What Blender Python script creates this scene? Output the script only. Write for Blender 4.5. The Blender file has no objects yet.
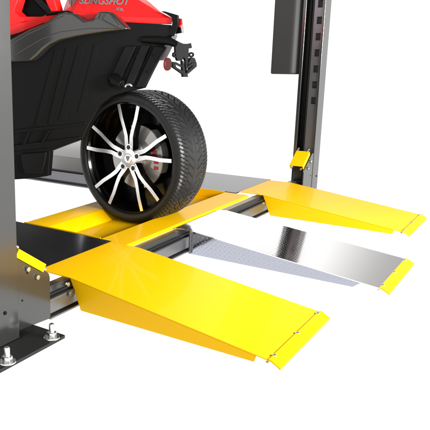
import bpy, bmesh, math, random
from mathutils import Vector, Matrix
random.seed(4)
C = bpy.context.scene
col = C.collection

# ------------------------------------------------------------------ camera
CX, CY, CZ = -1.7504, -1.4400, 0.9299
YAW, PITCH, FPX, PPX, PPY = 0.6407, 0.2256, 633.36, 98.33, 203.19      # in the 430 px photograph
FWD = Vector((math.cos(YAW)*math.cos(PITCH), math.sin(YAW)*math.cos(PITCH), -math.sin(PITCH)))
RGT = Vector((math.sin(YAW), -math.cos(YAW), 0))
UPV = RGT.cross(FWD)
EYE = Vector((CX, CY, CZ))
cd = bpy.data.cameras.new('camera'); cam = bpy.data.objects.new('camera', cd); col.objects.link(cam)
cam.matrix_world = Matrix(((RGT.x, UPV.x, -FWD.x, CX), (RGT.y, UPV.y, -FWD.y, CY), (RGT.z, UPV.z, -FWD.z, CZ), (0, 0, 0, 1)))
cd.sensor_width = 36; cd.lens = 36*FPX/430
cd.shift_x = (215-PPX)/430; cd.shift_y = -(215-PPY)/430
cd.clip_start = 0.05; cd.clip_end = 500
C.camera = cam

# ------------------------------------------------------------------ world: white studio
w = bpy.data.worlds.new('World'); C.world = w; w.use_nodes = True
nt = w.node_tree; nt.nodes.clear()
out = nt.nodes.new('ShaderNodeOutputWorld'); bg = nt.nodes.new('ShaderNodeBackground')
tc = nt.nodes.new('ShaderNodeTexCoord'); sp = nt.nodes.new('ShaderNodeSeparateXYZ')
mr = nt.nodes.new('ShaderNodeMapRange'); mr.inputs[1].default_value = -1; mr.inputs[2].default_value = 1
rp = nt.nodes.new('ShaderNodeValToRGB')
nt.links.new(tc.outputs['Generated'], sp.inputs[0]); nt.links.new(sp.outputs['Z'], mr.inputs[0])
nt.links.new(mr.outputs[0], rp.inputs[0]); nt.links.new(rp.outputs[0], bg.inputs[0]); nt.links.new(bg.outputs[0], out.inputs[0])
bg.inputs[1].default_value = 1.3
er = rp.color_ramp
def stops(lst):
    while len(er.elements) > 1: er.elements.remove(er.elements[-1])
    for i, (p, v) in enumerate(lst):
        e = er.elements[0] if i == 0 else er.elements.new(p)
        e.position = p; e.color = (v, v, v, 1)
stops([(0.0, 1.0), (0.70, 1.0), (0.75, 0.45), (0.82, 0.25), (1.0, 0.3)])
# grey patch put into the world at right, greying the tread plate's reflection
def wm(op, a, b):
    n = nt.nodes.new('ShaderNodeMath'); n.operation = op; n.use_clamp = True
    for k, v in enumerate((a, b)):
        if isinstance(v, (int, float)): n.inputs[k].default_value = v
        else: nt.links.new(v, n.inputs[k])
    return n.outputs[0]
def step(sock, lo, hi):
    n = nt.nodes.new('ShaderNodeMapRange'); n.interpolation_type = 'SMOOTHSTEP'; n.inputs[1].default_value = lo; n.inputs[2].default_value = hi
    nt.links.new(sock, n.inputs[0]); return n.outputs[0]
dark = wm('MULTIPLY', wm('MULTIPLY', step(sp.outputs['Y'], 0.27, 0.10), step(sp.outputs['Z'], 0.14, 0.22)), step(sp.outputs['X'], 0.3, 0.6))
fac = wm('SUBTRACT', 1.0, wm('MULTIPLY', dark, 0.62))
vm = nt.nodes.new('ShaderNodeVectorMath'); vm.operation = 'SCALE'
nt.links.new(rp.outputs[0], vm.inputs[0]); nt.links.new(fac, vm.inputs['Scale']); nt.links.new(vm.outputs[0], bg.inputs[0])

# softbox above the near ramp, and a wide one overhead
def area(name, loc, target, sx, sy, power):
    l = bpy.data.lights.new(name, 'AREA'); l.shape = 'RECTANGLE'; l.size = sx; l.size_y = sy; l.energy = power
    o = bpy.data.objects.new(name, l); col.objects.link(o); o.location = loc
    o.rotation_euler = (Vector(target)-Vector(loc)).to_track_quat('-Z', 'Y').to_euler()
    return o
area('key_softbox', (0.95, -3.3, 1.25), (0.8, -0.4, 0.1), 1.5, 0.8, 330)
C.view_settings.view_transform = 'Standard'; C.view_settings.look = 'None'
C.view_settings.exposure = 0; C.view_settings.gamma = 1
C.render.engine = 'CYCLES'; C.cycles.max_bounces = 8; C.cycles.use_denoising = True; C.cycles.caustics_reflective = False

# ------------------------------------------------------------------ helpers
def ray(px, py):
    return (RGT*((px-PPX)/FPX) - UPV*((py-PPY)/FPX) + FWD)
def at_x(px, py, x):
    d = ray(px, py); return EYE + d*((x-EYE.x)/d.x)
def at_y(px, py, y):
    d = ray(px, py); return EYE + d*((y-EYE.y)/d.y)
def at_z(px, py, z):
    d = ray(px, py); return EYE + d*((z-EYE.z)/d.z)
def on_plane(px, py, p0, n):
    d = ray(px, py); return EYE + d*((p0-EYE).dot(n)/d.dot(n))

def mat(name, color, rough=0.4, metal=0.0, coat=0.0, coat_rough=0.03, spec=0.5, bump=None, mottle=0.0, mscale=30):
    m = bpy.data.materials.new(name); m.use_nodes = True
    t = m.node_tree; b = t.nodes['Principled BSDF']
    b.inputs['Base Color'].default_value = (*color, 1); b.inputs['Roughness'].default_value = rough
    b.inputs['Metallic'].default_value = metal; b.inputs['Coat Weight'].default_value = coat
    b.inputs['Coat Roughness'].default_value = coat_rough; b.inputs['Specular IOR Level'].default_value = spec
    c = t.nodes.new('ShaderNodeTexCoord')
    if mottle:
        n = t.nodes.new('ShaderNodeTexNoise'); n.inputs['Scale'].default_value = mscale; n.inputs['Detail'].default_value = 6
        t.links.new(c.outputs['Object'], n.inputs['Vector'])
        r = t.nodes.new('ShaderNodeMapRange'); r.inputs[3].default_value = max(0.0, rough-mottle); r.inputs[4].default_value = rough+mottle
        t.links.new(n.outputs['Fac'], r.inputs[0]); t.links.new(r.outputs[0], b.inputs['Roughness'])
    if bump:
        n = t.nodes.new('ShaderNodeTexNoise'); n.inputs['Scale'].default_value = bump[0]; n.inputs['Detail'].default_value = 3
        t.links.new(c.outputs['Object'], n.inputs['Vector'])
        k = t.nodes.new('ShaderNodeBump'); k.inputs['Strength'].default_value = bump[1]; k.inputs['Distance'].default_value = 0.002
        t.links.new(n.outputs['Fac'], k.inputs['Height']); t.links.new(k.outputs[0], b.inputs['Normal'])
        if coat: t.links.new(k.outputs[0], b.inputs['Coat Normal'])
    return m

def tread_plate(name, color, rough, strength):
    m = mat(name, color, rough, 1.0); t = m.node_tree; b = t.nodes['Principled BSDF']
    def N(op, a, c=None, d=None):
        n = t.nodes.new('ShaderNodeMath'); n.operation = op
        for i, v in enumerate((a, c, d)):
            if v is None: continue
            if isinstance(v, (int, float)): n.inputs[i].default_value = v
            else: t.links.new(v, n.inputs[i])
        return n.outputs[0]
    c = t.nodes.new('ShaderNodeTexCoord'); s = t.nodes.new('ShaderNodeSeparateXYZ')
    t.links.new(c.outputs['Object'], s.inputs[0])
    p = N('MULTIPLY', N('ADD', s.outputs[0], s.outputs[2]), 42.0); q = N('MULTIPLY', s.outputs[1], 42.0)
    u = N('ADD', p, q); v = N('SUBTRACT', p, q)
    iu, iv = N('FLOOR', u), N('FLOOR', v)
    fu = N('SUBTRACT', N('SUBTRACT', u, iu), 0.5); fv = N('SUBTRACT', N('SUBTRACT', v, iv), 0.5)
    par = N('FLOORED_MODULO', N('ADD', iu, iv), 2.0)
    def ell(a, e):
        return N('ADD', N('POWER', N('DIVIDE', N('ABSOLUTE', a), 0.46), 2.0), N('POWER', N('DIVIDE', N('ABSOLUTE', e), 0.15), 2.0))
    d = N('ADD', N('MULTIPLY', ell(fu, fv), N('SUBTRACT', 1.0, par)), N('MULTIPLY', ell(fv, fu), par))
    r = t.nodes.new('ShaderNodeMapRange'); r.interpolation_type = 'SMOOTHSTEP'
    r.inputs[1].default_value = 1.0; r.inputs[2].default_value = 0.35; r.inputs[3].default_value = 0; r.inputs[4].default_value = 1
    t.links.new(d, r.inputs[0])
    k = t.nodes.new('ShaderNodeBump'); k.inputs['Strength'].default_value = strength; k.inputs['Distance'].default_value = 0.0016
    t.links.new(r.outputs[0], k.inputs['Height']); t.links.new(k.outputs[0], b.inputs['Normal'])
    return m

YEL = mat('yellow_powder_coat', (0.92, 0.51, 0.0), 0.4, coat=0.12, coat_rough=0.06, spec=0.1)
POST = mat('dark_grey_coated_steel', (0.12, 0.12, 0.117), 0.17, metal=0.85, mottle=0.02, mscale=12, bump=(300, 0.02))
BLKS = mat('black_coated_steel', (0.010, 0.010, 0.010), 0.25, spec=0.4)
DECK = mat('black_deck_steel', (0.018, 0.018, 0.019), 0.16)
BEAM = mat('grey_beam_steel', (0.22, 0.22, 0.22), 0.32, metal=0.9, mottle=0.05)
GREYS = mat('mid_grey_steel', (0.20, 0.20, 0.215), 0.3, metal=0.8, mottle=0.05)
GALV = mat('bright_zinc', (0.8, 0.8, 0.78), 0.22, metal=1.0)
STEEL = mat('brushed_steel', (0.75, 0.73, 0.71), 0.3, metal=0.7)
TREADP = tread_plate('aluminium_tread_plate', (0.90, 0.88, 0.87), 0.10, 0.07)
TREADS = tread_plate('aluminium_tread_plate_shaded_side', (0.45, 0.465, 0.54), 0.12, 0.3)  # darker copy of the tread plate, the side's bluish shade put into its colour
RED = mat('red_body_paint', (0.90, 0.010, 0.010), 0.35, coat=0.3, coat_rough=0.03, spec=0.25)
SMOKE = mat('smoky_grey_trim', (0.065, 0.064, 0.063), 0.13, metal=0.75, coat=0.5, coat_rough=0.06)
BODY = mat('black_body_plastic', (0.003, 0.003, 0.003), 0.38, spec=0.14, bump=(500, 0.05))
BODYG = mat('gloss_black_plastic', (0.004, 0.004, 0.004), 0.3, spec=0.16)
LIL = mat('pale_grey_plastic', (0.30, 0.30, 0.34), 0.3)
RUB = mat('tyre_rubber', (0.007, 0.007, 0.007), 0.42, spec=0.4, bump=(400, 0.1))
RIMB = mat('gloss_black_rim', (0.004, 0.004, 0.004), 0.14, spec=0.5)
MACH = mat('machined_alloy', (0.97, 0.97, 0.97), 0.2, metal=0.85)
LENS = mat('dark_red_reflector', (0.045, 0.008, 0.008), 0.5, spec=0.15)
LRED = mat('red_lens_rim', (0.28, 0.012, 0.012), 0.35)
CMARK = mat('red_caliper_paint', (0.55, 0.015, 0.015), 0.3)
CLEAR = mat('clear_lens', (0.75, 0.62, 0.64), 0.08, coat=0.6)
CALI = mat('grey_caliper', (0.5, 0.49, 0.48), 0.35, metal=0.4)
BADGE = mat('grey_badge_lettering', (0.22, 0.21, 0.21), 0.3, metal=0.3)
BOXM = mat('charcoal_housing', (0.03, 0.03, 0.03), 0.5, spec=0.3, bump=(600, 0.05))

class MB:
    def __init__(s, origin=(0, 0, 0)): s.bm = bmesh.new(); s.o = Vector(origin)
    def v(s, p): return s.bm.verts.new(Vector(p)-s.o)
    def face(s, pts, mi=0):
        f = s.bm.faces.new([s.v(p) for p in pts]); f.material_index = mi; return f
    def box(s, a, b):
        (x0, y0, z0), (x1, y1, z1) = a, b
        s.prism([(x0, y0, z0), (x1, y0, z0), (x1, y1, z0), (x0, y1, z0)], (0, 0, z1-z0)); return s
    def prism(s, pts, vec, pts2=None, mi_front=0, mi=0):
        p = [Vector(q) for q in pts]; q2 = [Vector(q) for q in pts2] if pts2 else [q+Vector(vec) for q in p]
        A = [s.v(q) for q in p]; B = [s.v(q) for q in q2]
        f = s.bm.faces.new(A); f.material_index = mi_front
        f = s.bm.faces.new(B[::-1]); f.material_index = mi
        n = len(A)
        for i in range(n):
            j = (i+1) % n
            f = s.bm.faces.new((A[j], A[i], B[i], B[j])); f.material_index = mi
        return s
    def tube(s, path, r, n=12, closed=False, cap=True):
        path = [Vector(p) for p in path]; rings = []
        for i, p in enumerate(path):
            a = path[i-1] if i > 0 else p; b = path[i+1] if i < len(path)-1 else p
            d = (b-a).normalized(); h = Vector((0, 0, 1)) if abs(d.z) < .9 else Vector((1, 0, 0))
            x = d.cross(h).normalized(); y = d.cross(x)
            rr = r[i] if isinstance(r, (list, tuple)) else r
            rings.append([s.v(p + (x*math.cos(2*math.pi*k/n)+y*math.sin(2*math.pi*k/n))*rr) for k in range(n)])
        for i in range(len(rings)-1):
            for k in range(n):
                s.bm.faces.new((rings[i][k], rings[i][(k+1) % n], rings[i+1][(k+1) % n], rings[i+1][k]))
        if cap:
            s.bm.faces.new(rings[0][::-1]); s.bm.faces.new(rings[-1])
        return s
    def cyl(s, a, b, r, n=20): return s.tube([a, b], r, n)
    def lathe(s, prof, axis='x', n=64, center=(0, 0, 0), close=False):
        c = Vector(center); rings = []
        for (w, r) in prof:
            ring = []
            for k in range(n):
                t = 2*math.pi*k/n; a, b = r*math.cos(t), r*math.sin(t)
                ring.append(s.v(c + (Vector((w, a, b)) if axis == 'x' else Vector((a, b, w)))))
            rings.append(ring)
        m = len(rings)
        for i in range(m if close else m-1):
            for k in range(n):
                s.bm.faces.new((rings[i][k], rings[i][(k+1) % n], rings[(i+1) % m][(k+1) % n], rings[(i+1) % m][k]))
        if not close:
            for rg in (rings[0], rings[-1]):
                s.bm.faces.new(rg)
        return s
    def build(s, name, m, parent=None, bevel=0.0, seg=2, smooth=35):
        bmesh.ops.recalc_face_normals(s.bm, faces=s.bm.faces)
        me = bpy.data.meshes.new(name); s.bm.to_mesh(me); s.bm.free()
        for k in (m if isinstance(m, (list, tuple)) else [m]): me.materials.append(k)
        for p in me.polygons: p.use_smooth = True
        me.set_sharp_from_angle(angle=math.radians(smooth))
        o = bpy.data.objects.new(name, me); col.objects.link(o)
        if parent: o.parent = parent
        if bevel:
            bv = o.modifiers.new('bevel', 'BEVEL'); bv.width = bevel; bv.segments = seg
            bv.limit_method = 'ANGLE'; bv.angle_limit = math.radians(30); bv.harden_normals = True
        return o

def thing(name, label, cat, loc, group=None):
    o = bpy.data.objects.new(name, None); col.objects.link(o); o.location = loc; o.empty_display_size = .1
    o['label'] = label; o['category'] = cat
    if group: o['group'] = group
    return o
def copy_tree(o, parent=None):
    c = o.copy(); col.objects.link(c); c.parent = parent
    for ch in list(o.children): copy_tree(ch, c)
    return c
def hexa(r, t0=0.2): return [(r*math.cos(t0+k*math.pi/3), r*math.sin(t0+k*math.pi/3)) for k in range(6)]

H = 0.1234            # deck height
# ------------------------------------------------------------------ ground: added sheet lit from below, keeping the floor white and shadowless
gb = MB(); gb.face([(-60, -60, 0), (60, -60, 0), (60, 60, 0), (-60, 60, 0)])
gm = bpy.data.materials.new('shadowless_backlit_floor'); gm.use_nodes = True
t = gm.node_tree; t.nodes.clear()
o_ = t.nodes.new('ShaderNodeOutputMaterial'); tr = t.nodes.new('ShaderNodeBsdfTranslucent'); tr.inputs[0].default_value = (.96, .96, .96, 1)
t.links.new(tr.outputs[0], o_.inputs[0])
ground = gb.build('ground', gm); ground['kind'] = 'structure'

# ------------------------------------------------------------------ lift posts
def anchor(parent, x, y, z, R):
    b = MB(R); b.tube([(x, y, z-0.002), (x, y, z+0.045), (x, y, z+0.049)], [0.0095, 0.0095, 0.0075], 18)
    st = b.build('anchor_bolt', GALV, parent)
    n = MB(R); n.prism([(x+a, y+c, z+0.003) for a, c in hexa(0.017)], (0, 0, 0.017)); n.build('nut', GALV, st, bevel=.0015)
    ws = MB(R); ws.lathe([(z, 0.0275), (z+0.003, 0.0265)], 'z', 28, (x, y, 0)); ws.build('washer', GALV, st)

# near post (left of picture)
PX = -0.326
R = Vector((PX-0.11, 0.03, 0))
near = thing('lift_post', 'grey steel post at the left edge, standing on a bolted black base plate', 'lift post', R, 'upright posts of the lift')
b = MB(R); x0, x1, y0, y1 = PX-0.235, PX, -0.049, 0.115; th = .006
pr = [(x0, y0), (x1, y0), (x1, y1), (x0, y1), (x0, y1-0.04), (x0+.006, y1-0.04), (x0+.006, y1-.006), (x1-th, y1-th), (x1-th, y0+th), (x0+.006, y0+th), (x0+.006, y0+.04), (x0, y0+.04)]
b.prism([(x, y, 0.013) for x, y in pr], (0, 0, 2.0)); b.build('column', POST, near, bevel=.004, seg=3)
b = MB(R); b.box((PX-0.40, -0.156, 0.0005), (-0.217, 0.23, 0.0125)); b.build('base_plate', BLKS, near, bevel=.0015)
for (x, y) in ((-0.258, -0.132), (-0.474, -0.137), (-0.474, 0.2)):
    anchor(near, x, y, 0.0125, R)
q = at_y(5, 313, -0.049)
b = MB(R); b.cyl((q.x, -0.0495, q.z), (q.x, -0.052, q.z), 0.0065, 20); b.build('dark_hole_disc', BODY, near, bevel=.001)  # black disc painted in for the dark of an open hole

# far post
FX = 2.645
FXR = at_y(331.6, 0, -0.033).x
R = Vector((FX+0.1, 0.04, 0))
far = thing('lift_post', 'black steel post with ladder slots behind the right yellow ramp', 'lift post', R, 'upright posts of the lift')
y0, y1 = -0.033, 0.116
pr = [(FX, y0), (FX, y0+0.012), (FX+.05, y0+0.012), (FX+0.16, y0+.012), (FX+.16, y1-.008), (FX+.006, y1-.008), (FX+.006, y1-.022), (FX, y1-.022), (FX, y1), (FXR, y1), (FXR, y0)]
b = MB(R); b.prism([(x, y, 0.013) for x, y in pr], (0, 0, 2.1)); b.build('column', POST, far, bevel=.003)
# ladder rail with rectangular slots
ly0, ly1 = y0+0.013, 0.042; sy0, sy1 = -0.012, 0.022
b = MB(R); zs = []; z = 0.62
while z < 2.0: zs.append(z); z += 0.106
zlo = 0.05
for z in zs + [2.1]:
    b.box((FX+.012, ly0, zlo), (FX+.024, ly1, z)); 
    if z < 2.05:
        b.box((FX+.012, ly0, z), (FX+.024, sy0, z+.048)); b.box((FX+.012, sy1, z), (FX+.024, ly1, z+.048))
    zlo = z+.048
b.build('ladder_rail', GREYS, far)
b = MB(R); b.box((FX+.03, y0+.0135, .03), (FX+.15, 0.060, 2.1)); b.build('post_shade_fill', BOXM, far)  # charcoal block standing in for the shade inside the channel
b = MB(R); b.cyl((FX+.05, .075, .03), (FX+.05, .075, 2.1), .010, 16); b.build('lift_cable', BODYG, far)
b = MB(R); b.box((FX-.12, -0.15, 0.0005), (FX+.06, 0.12, 0.0125)); b.build('base_plate', BLKS, far, bevel=.0015)
for (x, y) in ((FX-.075, .08),): anchor(far, x, y, .0125, R)
# control housing hung on the far side
p0 = at_x(271.2, 74, FX+.02); p1 = at_x(299, 74.5, FX+.02)
b = MB(R); zb = p0.z
b.prism([(FX-.005, .318, zb), (FX+.16, .318, zb), (FX+.16, .118, zb), (FX+.035, .118, zb), (FX-.005, .172, zb)], (0, 0, .75))
b.build('control_housing', BOXM, far, bevel=.012, seg=4)
for (px, py) in ((316.4, 176),):
    q = at_y(px, py, y0); b = MB(R); b.cyl((q.x, y0-.0005, q.z), (q.x, y0-.003, q.z), .006, 16); b.build('dark_hole_disc', BODY, far)  # another black disc in place of a hole's dark inside

# ------------------------------------------------------------------ cross beam
R = Vector((1.16, 0.05, 0))
beam = thing('cross_beam', 'long grey steel beam with dark grooves running between both posts under the ramps', 'beam', R)
XA, XB = -0.150, 2.468
prof = [(-.034, .013), (-.034, .020), (-.018, .020), (-.018, .030), (-.024, .030), (-.024, .080), (-.020, .084), (.006, .084), (.006, .096), (.020, .096), (.020, .109), (.058, .109), (.058, .013)]
b = MB(R); b.prism([(XA, y, z) for y, z in prof], (XB-XA, 0, 0)); b.build('box_section', BEAM, beam, bevel=.001)
b = MB(R); b.box((XA+.01, -.0195, .0205), (XB-.01, -.0175, .0295)); b.build('lower_groove', BODY, beam)
b = MB(R); b.box((XA+.01, .0035, .086), (XB-.01, .0055, .095)); b.build('upper_groove', BODY, beam)
b = MB(R); b.tube([(XA+.02, -.004, .092), (XB-.02, -.004, .092)], .0062, 14); b.build('hydraulic_line', BLKS, beam)
for side in (0, 1):
    mx = (lambda x: x) if side == 0 else (lambda x: 2.3216-x)
    # gusset / end plate
    pts = [(-.324, .028), (-.146, .016), (-.146, .172), (-.150, .186), (-.160, .196), (-.178, .206), (-.29, .285), (-.324, .285)]
    b = MB(R); b.prism([(mx(x), -.030, z) for x, z in pts], (0, .008, 0)); g = b.build('end_plate', POST, beam, bevel=.002)
    for (px, py) in ((27, 269), (36.6, 277)):
        q = at_y(px, py, -.030); k = MB(R)
        k.cyl((mx(q.x), -.0302, q.z), (mx(q.x), -.040, q.z), .0085, 16); k.build('rivet', GALV, g, bevel=.002)
    for (px, py) in ((22.3, 300.5), (27.2, 273)):
        q = at_y(px, py, -.030); k = MB(R); k.cyl((mx(q.x), -.0302, q.z), (mx(q.x), -.032, q.z), .003, 12); k.build('small_dark_hole_disc', BODY, g)  # small black discs stand in for the shade in the drilled holes
    b = MB(R); b.box((min(mx(-.32), mx(-.20)), -.015, .03), (max(mx(-.32), mx(-.20)), .075, .19)); b.build('carriage', BLKS, beam, bevel=.006)
    # yellow runway stop flap (folded tray on a hinge)
    a0, a1 = Vector((mx(-.306), 0, .314)), Vector((mx(-.172), 0, .224))
    if side: a0, a1 = Vector((2.575, 0, .300)), Vector((2.455, 0, .213))
    ys_ = .012 if side else 0
    d = (a1-a0); nrm = Vector((-d.z, 0, d.x)).normalized()
    if nrm.z < 0: nrm = -nrm
    b = MB(R); yA, yB = -.036+ys_, .072-.3*ys_
    def slab(p, q, ya, yb, t0, t1):
        c = [Vector((p.x, ya, p.z))+nrm*t0, Vector((q.x, ya, q.z))+nrm*t0, Vector((q.x, ya, q.z))+nrm*t1, Vector((p.x, ya, p.z))+nrm*t1]
        b.prism(c, (0, yb-ya, 0))
    slab(a0, a1, yA, yB, 0, .004)
    slab(a0, a1, yA, yA+.004, -.026, -.0002); slab(a0, a1, yB-.004, yB, -.026, -.0002)
    fl = b.build('stop_flap', YEL, beam, bevel=.0015)
    for yy in (yA+.012, yB-.012):
        k = MB(R); p = Vector((a0.x, yy, a0.z)); e = (a0-a1).normalized()
        k.tube([p+e*-.005+nrm*.008, p+e*.02+nrm*.008, p+e*.026-nrm*.004], .005, 10); k.build('hinge_knuckle', GALV, fl)
        k = MB(R); p = Vector((a1.x, yy, a1.z))
        k.cyl(p-nrm*.012-e*.004, p-nrm*.012-e*.018, .006, 12); k.build('clevis_pin', GALV, fl)
    b = MB(R); c = mx(-.2); b.box((min(c, c+(.03 if side == 0 else -.03)), -.010, .10), (max(c, c+(.03 if side == 0 else -.03)), .05, .225)); b.build('hinge_block', BLKS, beam, bevel=.004)
# hex heads on the beam face by the ramps
for (px, py) in ((68.3, 293.2), (66.5, 283.8), (262, 203)):
    q = at_y(px, py, -.024); k = MB(R)
    k.cyl((q.x, -.0242, q.z), (q.x, -.036, q.z), .0085 if py != 203 else .006, 6 if py != 293.2 else 18); k.build('beam_bolt', BEAM if py == 293.2 else GALV, beam, bevel=.0015)

# ------------------------------------------------------------------ yellow drive-up ramps
def yellow_ramp(x0, label):
    R = Vector((x0+.24, -.35, 0)); W = .48
    r = thing('drive_up_ramp', label, 'ramp', R, 'yellow drive-up ramps at the runway ends')
    zt = H; t = .004; L = .792; hl = .0225
    x1 = x0+W
    prof = [(.154, zt), (0, zt), (-L, hl), (-L, hl-t), (-.001, zt-t), (.154, zt-t)]
    b = MB(R); b.prism([(x0, y, z) for y, z in prof], (W, 0, 0)); b.build('top_plate', YEL, r, bevel=.0012)
    for xs in (x0+.0005, x1-.0045):
        b = MB(R)
        zz = lambda y: zt-t-.0004 + (0 if y > 0 else y*(zt-hl)/L)
        b.prism([(xs, -.003, zz(-.003)), (xs, -.052, .002), (xs, -.741, .002), (xs, -.748, zz(-.748))], (.004, 0, 0))
        b.build('side_skirt', YEL, r, bevel=.001)
    # hinged toe plate
    b = MB(R)
    b.prism([(x0-.002, y, z) for y, z in [(-L+.004, hl+.0035), (-L+.004, hl-.0005+.0002), (-L-.006, hl-.004), (-L-.030, .0055), (-L-.033, .001), (-L-.037, .0015), (-L-.0365, .0075), (-L-.006, hl+.0025)]], (W+.004, 0, 0))
    tp = b.build('toe_plate', YEL, r, bevel=.0008)
    for xx in (x0+.035, x0+W*.5, x1-.03):
        k = MB(R); k.lathe([(hl+.0037, .0075), (hl+.006, .0065), (hl+.0075, .003)], 'z', 16, (xx, -L-.001, 0)); k.build('hinge_screw', GALV, tp)
    b = MB(R); b.cyl((x0-.004, -L+.010, hl-.012), (x1+.004, -L+.010, hl-.012), .005, 12); b.build('hinge_rod', GALV, r)
    b = MB(R); b.box((x0+.03, -.70, .004), (x0+.036, -.06, .02)); b.build('inner_rib', YEL, r)
    return r
yellow_ramp(0.0, 'nearest yellow ramp, beside the left post with its slope towards the front')
yellow_ramp(1.8416, 'right hand yellow ramp, in front of the slotted black post')

# ------------------------------------------------------------------ tread plate ramp in the middle
BX0, BX1 = .872, 1.348
R = Vector((1.11, -.4, 0))
rb = thing('drive_up_ramp', 'silver tread plate ramp with a yellow toe, between the two yellow ramps', 'ramp', R)
zt = .1225; L = .908; hl = .0215; t = .004; sl = (zt-hl)/L
b = MB(R); b.prism([(BX0, y, z) for y, z in [(.046, zt-.004), (0, zt), (-L, hl), (-L, hl-t), (0, zt-t), (.046, zt-.008)]], (BX1-BX0, 0, 0))
b.build('top_plate', TREADP, rb)
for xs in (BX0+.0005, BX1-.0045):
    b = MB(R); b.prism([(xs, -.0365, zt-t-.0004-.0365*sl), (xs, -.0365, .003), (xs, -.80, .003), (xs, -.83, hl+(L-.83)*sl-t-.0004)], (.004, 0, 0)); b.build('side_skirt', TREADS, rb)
for xa, ze in ((BX0-.014, .130), (BX1+.0005, .112)):
    b = MB(R); b.box((xa, -.046, .008), (xa+.0135, -.0372, ze)); b.build('mounting_flange', BEAM, rb, bevel=.001)
b = MB(R); b.prism([(BX0-.003, y, z) for y, z in [(-L+.004, hl+.0035), (-L+.004, hl), (-L-.006, hl-.004), (-L-.030, .0055), (-L-.033, .001), (-L-.037, .0015), (-L-.0365, .0075), (-L-.006, hl+.0025)]], (BX1-BX0+.006, 0, 0))
tp = b.build('toe_plate', YEL, rb, bevel=.0008)
for xx in (BX0+.035, (BX0+BX1)/2, BX1-.03):
    k = MB(R); k.lathe([(hl+.0037, .0075), (hl+.006, .0065), (hl+.0075, .003)], 'z', 16, (xx, -L-.001, 0)); k.build('hinge_screw', GALV, tp)
b = MB(R); b.cyl((BX0-.004, -L+.010, hl-.012), (BX1+.004, -L+.010, hl-.012), .005, 12); b.build('hinge_rod', GALV, rb)

# ------------------------------------------------------------------ runways
def runway(x0, x1, label):
    R = Vector(((x0+x1)/2, 1.2, 0))
    r = thing('runway', label, 'runway', R, 'runways of the lift')
    y0, y1 = .156, 3.2
    b = MB(R); b.box((x0, y0, H-.008), (x1, y1, H-.0006)); b.build('deck', DECK, r, bevel=.001)
    for s in (0, 1):
        xs = x0 if s == 0 else x1; sg = 1 if s == 0 else -1
        pr = [(xs+sg*.012, H-.0085), (xs+sg*.012, .034), (xs+sg*.002, .034), (xs-sg*.012, .022), (xs-sg*.012, .013), (xs+sg*.030, .013), (xs+sg*.030, H-.0085)]
        b = MB(R); b.prism([(x, .30, z) for x, z in pr], (0, y1-.32, 0)); b.build('side_channel', GREYS, r, bevel=.001)
        b = MB(R); b.box((min(xs+sg*.0105, xs+sg*.0118), .31, .101), (max(xs+sg*.0105, xs+sg*.0118), y1-.03, .1135)); b.build('seam_strip', BODY, r)
    return r
runway(0.0, .492, 'glossy black runway deck between the left post and the yellow tray')
runway(1.80, 2.352, 'grey reflecting runway deck behind the right yellow ramp')

# ------------------------------------------------------------------ yellow jack tray between the runways
R = Vector((1.14, .4, 0))
tray = thing('wheel_tray', 'wide yellow tray spanning the runways, holding up the tyre', 'tray', R)
TX0, TX1, FZ, TZ = .506, 1.786, .073, .1225
b = MB(R); b.box((TX0+.003, .2235, FZ-.005), (TX1-.003, .488, FZ)); b.build('tray_floor', YEL, tray)
b = MB(R)
pr = [(.062, TZ-.014), (.066, TZ-.004), (.070, TZ), (.217, TZ), (.2205, TZ-.003), (.2230, FZ-.005), (.2190, FZ-.005), (.215, TZ-.005), (.075, TZ-.005), (.066, TZ-.014)]
b.prism([(.4835, y, z) for y, z in pr], (TX1-.4865, 0, 0)); b.build('front_flange', YEL, tray)
b = MB(R)
pr = [(.4885, FZ), (.551, TZ-.002), (.556, TZ), (.698, TZ), (.702, TZ-.004), (.703, TZ-.03), (.699, TZ-.03), (.697, TZ-.006), (.557, TZ-.005), (.4895, FZ-.005)]
b.prism([(TX0+.003, y, z) for y, z in pr], (TX1-TX0-.006, 0, 0)); b.build('rear_flange', YEL, tray)
b = MB(R); b.box((TX0-.007, .2265, FZ-.006), (TX0-.001, .703, TZ+.003)); b.build('side_wall', YEL, tray, bevel=.001)
b = MB(R); b.box((TX1-.0025, .2265, FZ-.006), (TX1+.004, .703, TZ+.003)); b.build('side_wall', YEL, tray, bevel=.001)

# ------------------------------------------------------------------ steel panel on the far runway
p = at_x(50, 165, 2.30); q = at_x(95, 165, 2.30)
R = Vector((2.30, (p.y+q.y)/2, H))
st = thing('splash_panel', 'bright curved steel panel standing on the far runway beyond the tyre', 'steel panel', R)
b = MB(R); ya, yb = q.y-.35, p.y+.35; n = 24; fr = []
for i in range(n+1):
    u = i/n; y = ya+(yb-ya)*u; xx = 2.30 + .16*(max(0, u-.62)/.38)**2
    fr.append((xx, y))
poly = fr + [(x+.01, y) for x, y in fr[::-1]]
b.prism([(x, y, H) for x, y in poly], (0, 0, .42)); o = b.build('steel_panel', STEEL, st)

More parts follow.
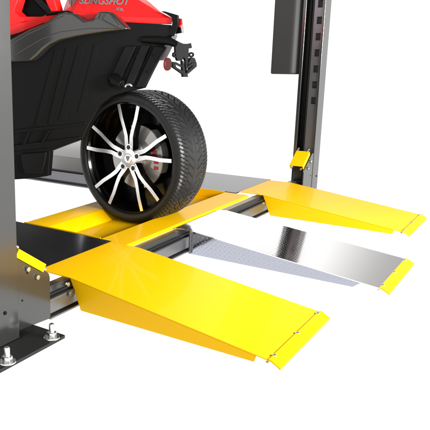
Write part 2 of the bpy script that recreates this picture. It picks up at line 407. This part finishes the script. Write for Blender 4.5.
# ------------------------------------------------------------------ three wheeler
VX = 1.065                                            # its middle plane
R = Vector((VX, .40, .078))
car = thing('three_wheeler', 'red and black three wheeled vehicle parked with its rear wheel in the yellow tray', 'vehicle', R)
BS = .67
def mir(x): return 2*VX-x
def side(px, py, x):
    """point on the body side, which narrows from the cockpit to a pointed tail; x-BS is how far in or out of that side"""
    return at_x(px, py, VX - max(.50*(1-px/168), .012) + (x-BS))
def panel(name, m, pix, x, thick, parent=car, bevel=.003, both=False, full=False, xs=None, seg=2):
    """side panel: outline at depth x (or one depth per point), solid towards the middle; mirrored twin when both"""
    pts = [side(px, py, x) for px, py in pix]
    inn = [Vector((min(p.x+thick, max(p.x+.006, VX-.004)), p.y, p.z)) for p in pts]
    M_ = lambda l: [Vector((mir(p.x), p.y, p.z)) for p in l]
    b = MB(R); b.prism(pts, None, M_(pts) if full else inn)
    o = b.build(name, m, parent, bevel=bevel, seg=seg)
    if both:
        b = MB(R); b.prism(M_(pts), None, M_(inn)); b.build(name, m, parent, bevel=bevel, seg=seg)
    return o

# --- rear wheel
WR, WW = .3475, .252
WT = -.085
wc = Vector((.946, .389, FZ+WR-.001))
b = MB(); 
rimprof = [(.012, .283), (.014, .290), (.022, .290), (.030, .2865), (.22, .285), (.225, .292), (.23, .292), (.23, .27), (.20, .262), (.10, .262), (.05, .268), (.03, .274), (.020, .279)]
b.lathe(rimprof, 'x', 96, close=True); b.lathe([(.150, .262), (.156, .262)], 'x', 64)
wheel = b.build('rear_wheel', RIMB, car)
wheel.location = wc - R; wheel.rotation_euler = (0, 0, WT)
# tyre with directional tread
b = MB(); NS = 1248
sidewall = [(.030, .2872), (.018, .2885), (.006, .293), (.001, .301), (-.001, .312), (.0005, .323), (.004, .332)]
NT = 44
tread = []
for i in range(NT+1):
    v = -1+2*i/NT; tread.append((WW/2 + v*(WW/2-.0085), WR - .005*abs(v)**2 - .0062*max(0, abs(v)-.86)/.14))
prof = sidewall + tread + [(WW-a, r) for a, r in sidewall[::-1]]
n0 = len(sidewall); rings = []
for i, (wq, r) in enumerate(prof):
    ring = []; ti = i-n0
    for k in range(NS):
        a = 2*math.pi*k/NS; rr = r
        if 0 <= ti <= NT:
            v = -1+2*ti/NT; av = abs(v)
            u = a/(2*math.pi)*104
            g = 0
            if .10 < av < .17 or .50 < av < .57: g = 1
            f = (u + 2.6*av**1.2 + (0.5 if v < 0 else 0)) % 1.0
            if av > .57 and f < .20: g = 1
            if .17 <= av <= .50 and ((u*.5+2.2*av) % 1.0) < .17: g = 1
            rr = r - .0048*g
        elif i == n0-1 or i == n0+NT+1:
            f = (a/(2*math.pi)*104 + 1.9 + (0 if i > n0 else .5)) % 1.0
            if f < .30: rr = r-.003
        ring.append(b.bm.verts.new((wq, rr*math.cos(a), rr*math.sin(a))))
    rings.append(ring)
for i in range(len(rings)-1):
    for k in range(NS):
        b.bm.faces.new((rings[i][k], rings[i][(k+1) % NS], rings[i+1][(k+1) % NS], rings[i+1][k]))
b.build('tyre', RUB, wheel, smooth=28)
# spokes: five pairs; each arm machined on its face, black on its flanks
HS = -.014
def arm(pa, s):
    er = Vector((0, math.cos(pa), math.sin(pa))); et = Vector((0, -math.sin(pa), math.cos(pa)))*s
    def P(r, tt, wq): return er*r + et*tt + Vector((wq, 0, 0))
    inner = [(.040, .003), (.075, .0035), (.118, .0065), (.152, .0165), (.21, .037), (.278, .054)]
    outer = [(.030, .0250), (.075, .0275), (.113, .0275), (.150, .037), (.207, .0570), (.273, .0725)]
    ws = [.034, .030, .027, .024, .020, .016]
    b = MB()
    A = [b.v(P(r, tt, wv)) for (r, tt), wv in zip(inner, ws)]; B_ = [b.v(P(r, tt, wv)) for (r, tt), wv in zip(outer, ws)]
    A2 = [b.v(P(r, tt-.004, wv+.042)) for (r, tt), wv in zip(inner, ws)]; B2 = [b.v(P(r, tt+.004, wv+.042)) for (r, tt), wv in zip(outer, ws)]
    for i in range(5):
        f = b.bm.faces.new((A[i], A[i+1], B_[i+1], B_[i])); f.material_index = 1
        b.bm.faces.new((A2[i], B2[i], B2[i+1], A2[i+1]))
        b.bm.faces.new((A[i], A2[i], A2[i+1], A[i+1])); b.bm.faces.new((B_[i], B_[i+1], B2[i+1], B2[i]))
    b.bm.faces.new((A[0], B_[0], B2[0], A2[0])); b.bm.faces.new((A[5], A2[5], B2[5], B_[5]))
    b.build('spoke', [RIMB, MACH], wheel, smooth=20).location.x = HS
for k in range(5):
    pa = math.radians(91.5 + 72*k)
    arm(pa, 1); arm(pa, -1)
    c = Vector((0, .058*math.cos(pa), .058*math.sin(pa)))
    b = MB(); b.tube([c+Vector((.0283, 0, 0)), c+Vector((.06, 0, 0))], [.0175, .0175], 32); b.build('lug_seat', MACH, wheel, smooth=25).location.x = HS
    b = MB(); b.cyl(c+Vector((.0272, 0, 0)), c+Vector((.06, 0, 0)), .0118, 24); b.build('lug_recess', RIMB, wheel).location.x = HS
b = MB(); b.lathe([(.0292, .046), (.0302, .050), (.05, .052), (.085, .060)], 'x', 40); b.build('hub', MACH, wheel, smooth=25).location.x = HS
b = MB(); b.lathe([(.0255, .0225), (.0275, .0255), (.031, .0262)], 'x', 40); hc = b.build('hub_cap', MACH, wheel, smooth=25); hc.location.x = HS
b = MB()
for m_ in (1, -1):
    b.prism([Vector((.0250, y*m_, z)) for y, z in ((.002, .014), (.012, .011), (.009, .001), (.0015, -.014))], (-.0012, 0, 0))
b.build('cap_emblem', BADGE, hc)
# brake
b = MB(); b.lathe([(.088, .168), (.091, .170), (.098, .170), (.101, .168)], 'x', 72); b.lathe([(.070, .062), (.074, .070), (.0878, .072)], 'x', 48); b.build('brake_disc', STEEL, wheel, bevel=.001)
b = MB(); pts = []
for k in range(9):
    a = math.radians(180-56+k*9.8); pts.append((a, .168))
po = [Vector((.062, .186*math.cos(a), .186*math.sin(a))) for a, r in pts] + [Vector((.062, .112*math.cos(a), .112*math.sin(a))) for a, r in pts[::-1]]
b.prism(po, (.06, 0, 0)); cal = b.build('brake_caliper', CALI, wheel, bevel=.007, seg=3)
for ang, rr in ((163, .138), (184, .142), (196, .148)):
    a = math.radians(ang); c = Vector((.0615, rr*1.03*math.cos(a), rr*math.sin(a)))
    b = MB(); b.box((.0585, c.y-.013, c.z-.009), (.0618, c.y+.013, c.z+.009)); b.build('red_mark', CMARK, cal, bevel=.001)
b = MB(); b.cyl((.157, 0, 0), (.24, 0, 0), .05, 30); b.build('axle', BODY, wheel)

# --- body
panel('side_panel', BODY, [(-6, 40), (60, 20), (110, 21), (171, 25), (172.5, 34), (166, 42), (164, 50), (143, 88), (126, 92), (112, 96), (100, 105), (88, 126), (82, 139), (50, 151.5), (48, 176), (34, 178.3), (-6, 181)], BS, .03, bevel=.006)
# tub between the sides, ahead of the wheel and over it
panel('tub', BODY, [(-6, 44), (60, 26), (110, 26), (160, 28), (162, 40), (134, 54), (118, 66), (100, 72), (72, 92), (58, 122), (46, 134), (-6, 140)], BS+.05, .1, full=True, bevel=.006)
# wide nose of the vehicle, ahead of the cockpit
b = MB(R); b.prism([(.42, 1.28, .44), (.30, 1.45, .42), (.22, 2.7, .42), (1.91, 2.7, .42), (1.83, 1.45, .42), (1.62, 1.22, .46)], None, [(.50, 1.28, .90), (.40, 1.45, .98), (.36, 2.6, .86), (1.77, 2.6, .86), (1.73, 1.45, .98), (1.55, 1.22, .90)])
b.build('nose', BODY, car, bevel=.02, seg=3)
# ribs of the wheel arch liner
for (a, c, wd) in (((58, 50), (38, 126), 3.2), ((68, 48), (50, 124), 2.0), ((82, 45), (62, 120), 3.4), ((97, 44), (80, 112), 2.4)):
    panel('liner_rib', BODY, [(a[0]-wd, a[1]), (a[0]+wd, a[1]), (c[0]+wd, c[1]), (c[0]-wd, c[1])], BS-.0018, .0016, bevel=.0012)
panel('liner_seam', BODY, [(12, 130), (62, 125), (86, 122), (86, 124.5), (62, 128), (12, 134)], BS-.005, .0045, bevel=.002)
panel('sill_block', BODYG, [(20, 154), (46, 152), (45.5, 158), (42, 173), (24, 173.5), (22, 168)], BS-.016, .0155, bevel=.006)
panel('sill_seam', BODY, [(-4, 148), (30, 143), (80, 136.5), (80, 139), (50, 147.5), (-4, 153.5)], BS-.010, .0095, bevel=.003)
panel('sill_rib', BODY, [(28, 131), (30.5, 131), (24, 146), (21.5, 146)], BS-.014, .0135, bevel=.002)
panel('sill_rib', BODY, [(48, 130), (50.5, 130), (43, 143), (40.5, 143)], BS-.014, .0135, bevel=.002)
# diagonal frame plates above the wheel
for i, pix in enumerate(([(125, 46), (136, 46), (121, 78), (108, 82)], [(141, 45), (150, 45), (133, 84), (124, 86)], [(154, 46), (165, 47), (143.5, 88), (135, 87)])):
    panel('frame_plate', BODYG if i else BODY, pix, BS-.022, .020, bevel=.004)
for (px, py) in ((152, 55), (147, 72), (136, 56)):
    q = side(px, py, BS-.022); b = MB(R); b.cyl((q.x-.004, q.y, q.z), (q.x+.002, q.y, q.z), .006, 12); b.build('frame_bolt', BODY, car, bevel=.001)
# shock mount
q = side(119, 81, BS-.03)
b = MB(R); b.tube([q+Vector((-.02, .03, .02)), q+Vector((-.02, .01, .0)), q+Vector((-.02, -.03, -.02))], [.028, .036, .026], 20); sm = b.build('shock_mount', BODY, car, bevel=.004)
q = side(128.5, 86, BS-.05)
b = MB(R)
ring = []
for k in range(15):
    a = math.radians(-10+k*13); ring.append(q+Vector((0, .020*math.cos(a), .012*math.sin(a)-.004)))
b.tube(ring, .0055, 10); b.build('chrome_clip', MACH, sm)

# grey smoky trim along the fender
TXP = .615
trim = [(-4, 46), (12, 38), (28, 29.5), (45, 22.3), (58, 13.3), (64, 12.3), (72, 13), (77.5, 17), (83, 21), (92.8, 19.3), (97.6, 11.3), (108, 11.3), (116, 18), (127.7, 29.3), (120, 30.2), (104, 32), (90, 34), (75, 36.5), (60, 39.8), (50, 44), (43, 49), (36, 56), (30, 61), (12, 62), (-4, 62.5)]
panel('fender_trim', SMOKE, trim, TXP, .052, bevel=.010, seg=3, both=True)
# raised crease lines on the trim
def line(name, m, pix, x, r, parent=car):
    b = MB(R); b.tube([side(px, py, x) for px, py in pix], r, 8); return b.build(name, m, parent)
line('trim_crease', SMOKE, [(12, 43.5), (28, 34), (45, 26), (58, 18), (64, 16)], TXP+.001, .0035)
line('trim_crease', SMOKE, [(13, 56), (26, 48), (42, 38.5), (60, 32), (90, 28.5), (122, 28.5)], TXP+.001, .003)
panel('trim_gusset', SMOKE, [(93.5, 18.5), (98, 12.5), (100, 12.5), (97.5, 19)], TXP-.012, .0125, bevel=.003)
panel('trim_gusset', SMOKE, [(102, 19.5), (105.5, 13), (109, 13), (120, 26.5), (116, 27)], TXP-.010, .0105, bevel=.004)

# red spine: upper facet leans in, lower lip is upright
crease = [(61, 12.8), (72, 13.2), (90, 14.5), (112, 16), (140, 17.5), (171.5, 18)]
lower = [(60, 24), (72, 25), (90, 25), (112, 22.5), (140, 23.3), (171.5, 24.3)]
upper = [(63.5, 9.3), (69, -6), (88, -12), (112, -12), (139, .2), (158, 11.5)]
X1 = .68
b = MB(R)
Lo = [side(*p, X1) for p in lower]; Cr = [side(*p, X1-.004) for p in crease]; Up = []
for p in upper:
    q = side(*p, X1); Up.append(at_x(*p, q.x+.4*(VX-q.x)))
rows = [Lo, Cr, Up, [Vector((mir(p.x), p.y, p.z)) for p in Up], [Vector((mir(p.x), p.y, p.z)) for p in Cr], [Vector((mir(p.x), p.y, p.z)) for p in Lo]]
V = [[b.v(p) for p in rw] for rw in rows]
for i in range(6):
    j = (i+1) % 6
    for k in range(5): b.bm.faces.new((V[i][k], V[i][k+1], V[j][k+1], V[j][k]))
bmesh.ops.triangulate(b.bm, faces=b.bm.faces[:]); b.bm.faces.new([V[i][0] for i in range(6)]); b.bm.faces.new([V[i][5] for i in range(6)][::-1])
spine = b.build('red_tail_panel', RED, car, bevel=.003, smooth=12)
# dark backing under the red lip, and cockpit opening ahead
panel('under_lip', BODYG, [(104, 24), (140, 24.8), (170, 25.5), (171, 31), (150, 33.5), (120, 34.5)], X1-.006, .05, bevel=.006)
# roll hoop and side of the cockpit
HX = .70
panel('red_side_panel', RED, [(-6, -20), (14, -20), (17.3, 0), (13.8, 11), (20, 16.6), (42, 16.6), (50.5, 11.6), (58, 11.8), (64, 12.2), (62, 20), (45, 25), (28, 32), (-6, 48)], HX, .06, bevel=.004, both=True)
panel('red_hoop', RED, [(38, -18), (49, -18), (57.4, 10.8), (51, 11.5), (46.5, 3)], HX+.03, .05, bevel=.004, both=True)
panel('cockpit_lining', BODY, [(10, -20), (44, -20), (54, 12), (42, 18), (18, 18), (10, 12)], HX+.085, .05, bevel=.004)
line('roll_tube', BODYG, [(26, -18), (38, 1), (51.5, 14)], HX+.04, .017)
line('body_edge', BODYG, [(46, 14.5), (58, 12.6), (68, 12.2), (73, 14)], HX-.02, .008)
# facet on the red side panel
panel('red_side_facet', RED, [(-6, 27), (11, 25.5), (27, 20.5), (20, 23), (34, 21), (44, 22.5), (28, 29), (11, 36), (-6, 42)], HX-.010, .0098, bevel=.003)

# lettering on the red panel
from mathutils.bvhtree import BVHTree
bvh = BVHTree.FromPolygons([v.co+R for v in spine.data.vertices], [list(p.vertices) for p in spine.data.polygons])
fn = (Up[2]-Cr[2]).cross(Cr[3]-Cr[2]).normalized()
if fn.x > 0: fn = -fn
fd = (Up[4]-Cr[3]).length*0 + Cr[3].dot(fn)
def on_red(px, py, lift):
    d = ray(px, py).normalized(); h = bvh.ray_cast(EYE, d)
    if h[0] is None: return EYE + d*((fd-EYE.dot(fn))/d.dot(fn)) + fn*lift
    n = h[1] if h[1].dot(d) < 0 else -h[1]
    return h[0]+n*lift
def letters(body, name, px0, py0, px1, py1, hpx, shear, parent):
    cu = bpy.data.curves.new('t', 'FONT'); cu.body = body; cu.size = 1; cu.extrude = 0; cu.shear = shear; cu.offset = .03
    to = bpy.data.objects.new('t', cu); col.objects.link(to)
    bpy.context.view_layer.update()
    me = to.to_mesh(); xs = [v.co.x for v in me.vertices]; ys = [v.co.y for v in me.vertices]
    x0, x1, yh = min(xs), max(xs), max(ys)
    b = MB(R); vs = []
    for v in me.vertices:
        u = (v.co.x-x0)/(x1-x0); h = v.co.y/yh*hpx
        q = on_red(px0+(px1-px0)*u, py0+(py1-py0)*u-h, .004)
        vs.append(q)
    fcs = [list(p.vertices) for p in me.polygons]
    to.to_mesh_clear(); bpy.data.objects.remove(to); bpy.data.curves.remove(cu)
    A = [b.v(q) for q in vs]
    for f in fcs:
        try: b.bm.faces.new([A[i] for i in f])
        except ValueError: pass
    ge = bmesh.ops.extrude_face_region(b.bm, geom=list(b.bm.faces))
    bmesh.ops.translate(b.bm, vec=-fn*.002, verts=[e for e in ge['geom'] if isinstance(e, bmesh.types.BMVert)])
    return b.build(name, BADGE, parent)
letters('SLINGSHOT', 'badge_lettering', 79, 4.0, 130.5, 5.0, 6.2, .35, spine)
letters('SL', 'badge_lettering', 114.8, 10.2, 123.8, 11.2, 2.4, .35, spine)
for pix in ([(68, -3), (71.5, -2), (71.5, 6.6), (69.5, 3.5)], [(72.3, -2), (78, -3), (76, 1.2), (72.6, 6.6)]):
    b = MB(R); b.prism([on_red(*p, .003) for p in pix], -fn*.002); b.build('badge_emblem', BADGE, spine)

# tail clip, lamp and side pods
panel('tail_clip', BODYG, [(160.3, 11.3), (164, 11.2), (177.5, 15.2), (178, 22.5), (176, 31), (172.3, 36.5), (167.3, 35.5), (169, 29), (172, 24.3), (171.7, 18), (166, 14)], .662, .05, bevel=.004)
panel('tail_lamp', RED, [(177, 18), (182, 18.8), (182, 24), (179, 27.5), (176.5, 26)], .68, .10, bevel=.003)
panel('tail_lens', CLEAR, [(180, 26), (183.3, 19.5), (184.4, 32.8), (177.6, 33)], .685, .09, bevel=.003)
panel('tail_bracket', BODY, [(176, 25), (180.5, 27), (181.5, 33), (175, 34)], .682, .05, bevel=.003)
panel('pod', LIL, [(160, 45.5), (168, 39.5), (177, 33.5), (177.5, 36.5), (173.5, 44), (166.5, 58), (163.3, 60.6), (154.5, 60.5), (157, 54)], .68, .10, bevel=.006)
panel('pod_shade', BODY, [(146, 40), (158, 37), (172, 36), (168, 41), (161, 46), (156, 58), (150, 62), (148, 50)], .668, .03, bevel=.004)
# plate carrier arm
b = MB(R)
b.tube([side(142, 39.5, .665), side(158, 40, .655), side(170, 41.5, .655), side(179, 45.5, .665), side(184, 47, .67)], [.016, .020, .019, .016, .013], 12); b.build('plate_arm', BODYG, car)
PY = at_x(184, 55, VX).y - .012
def rear(name, m, pix, parent=car, dy=.0, th=.012, bevel=.0015):
    b = MB(R); b.prism([at_y(px, py, PY+dy) for px, py in pix], (0, th, 0)); return b.build(name, m, parent, bevel=bevel)
pl = rear('plate_bracket', BODYG, [(175.8, 47.2), (178, 43.2), (180, 42.3), (183, 43.6), (188, 43.9), (191.3, 43.1), (192.2, 48), (188.9, 48.6), (188.8, 57), (188, 60.6), (185.6, 60.4), (184.6, 58), (183.4, 57.2), (182.4, 61), (177.9, 60.8), (176.3, 56.6), (176, 51)])
rear('bracket_strut', BODYG, [(173.6, 62.6), (176.5, 61), (182, 63), (182.4, 61), (183.2, 61), (185.0, 73.6), (188.4, 74.2), (188.4, 77), (183.4, 77), (183.2, 74.4), (173.6, 67)][:0] or [(182.2, 60.9), (183.6, 60.9), (185.4, 72.5), (187.9, 74.2), (188.3, 77), (183.4, 77), (183.0, 73)], pl)
rear('bracket_strut', BODYG, [(173.2, 61.8), (176.2, 62.0), (182.3, 65.2), (182.5, 67.3), (175.5, 63.8), (176.6, 67.2), (182.8, 70.8), (183.1, 74.3), (173.4, 67.4)], pl)
rear('bracket_strut', BODYG, [(185.8, 60.2), (188.2, 60.2), (187.4, 66.2), (193, 62.6), (196.8, 62.2), (197, 66.5), (188.4, 74.0), (186.6, 73.6), (187.8, 70.4), (192.6, 66.8), (192.4, 65.2), (187, 69.3), (186.3, 72.0)], pl)
for cx in (174.9, 191.2):
    b = MB(R); lp = []
    for k in range(25):
        a = 2*math.pi*k/24; lp.append(at_y(cx+2.1*math.cos(a), 54.8+1.75*math.sin(a), PY+.005))
    b.tube(lp, .0052, 8); b.build('bracket_loop', BODYG, pl)
def disc(cx, cy, dy, rad, m1, m2):
    c = at_y(cx, cy, PY+dy)
    b = MB(R); rg = [(c.x+rad*math.cos(2*math.pi*k/32), c.y, c.z+rad*1.04*math.sin(2*math.pi*k/32)) for k in range(32)]
    b.prism(rg, (0, .012, 0)); o = b.build('reflector', m1, pl, bevel=.002)
    b = MB(R); rg = [(c.x+rad*.95*math.cos(2*math.pi*k/32), c.y-.002, c.z+rad*.99*math.sin(2*math.pi*k/32)) for k in range(32)]
    b.prism(rg, (0, .0018, 0)); b.build('lens', m2, o, bevel=.0005)
RR = 6.1/FPX*(at_y(168, 64, PY)-EYE).dot(FWD)
disc(168.5, 64.2, -.002, RR, LRED, LENS)
disc(193.2, 63.5, .018, RR, LRED, BODYG)
disc(191.6, 63.6, .006, RR, BODYG, BODYG)
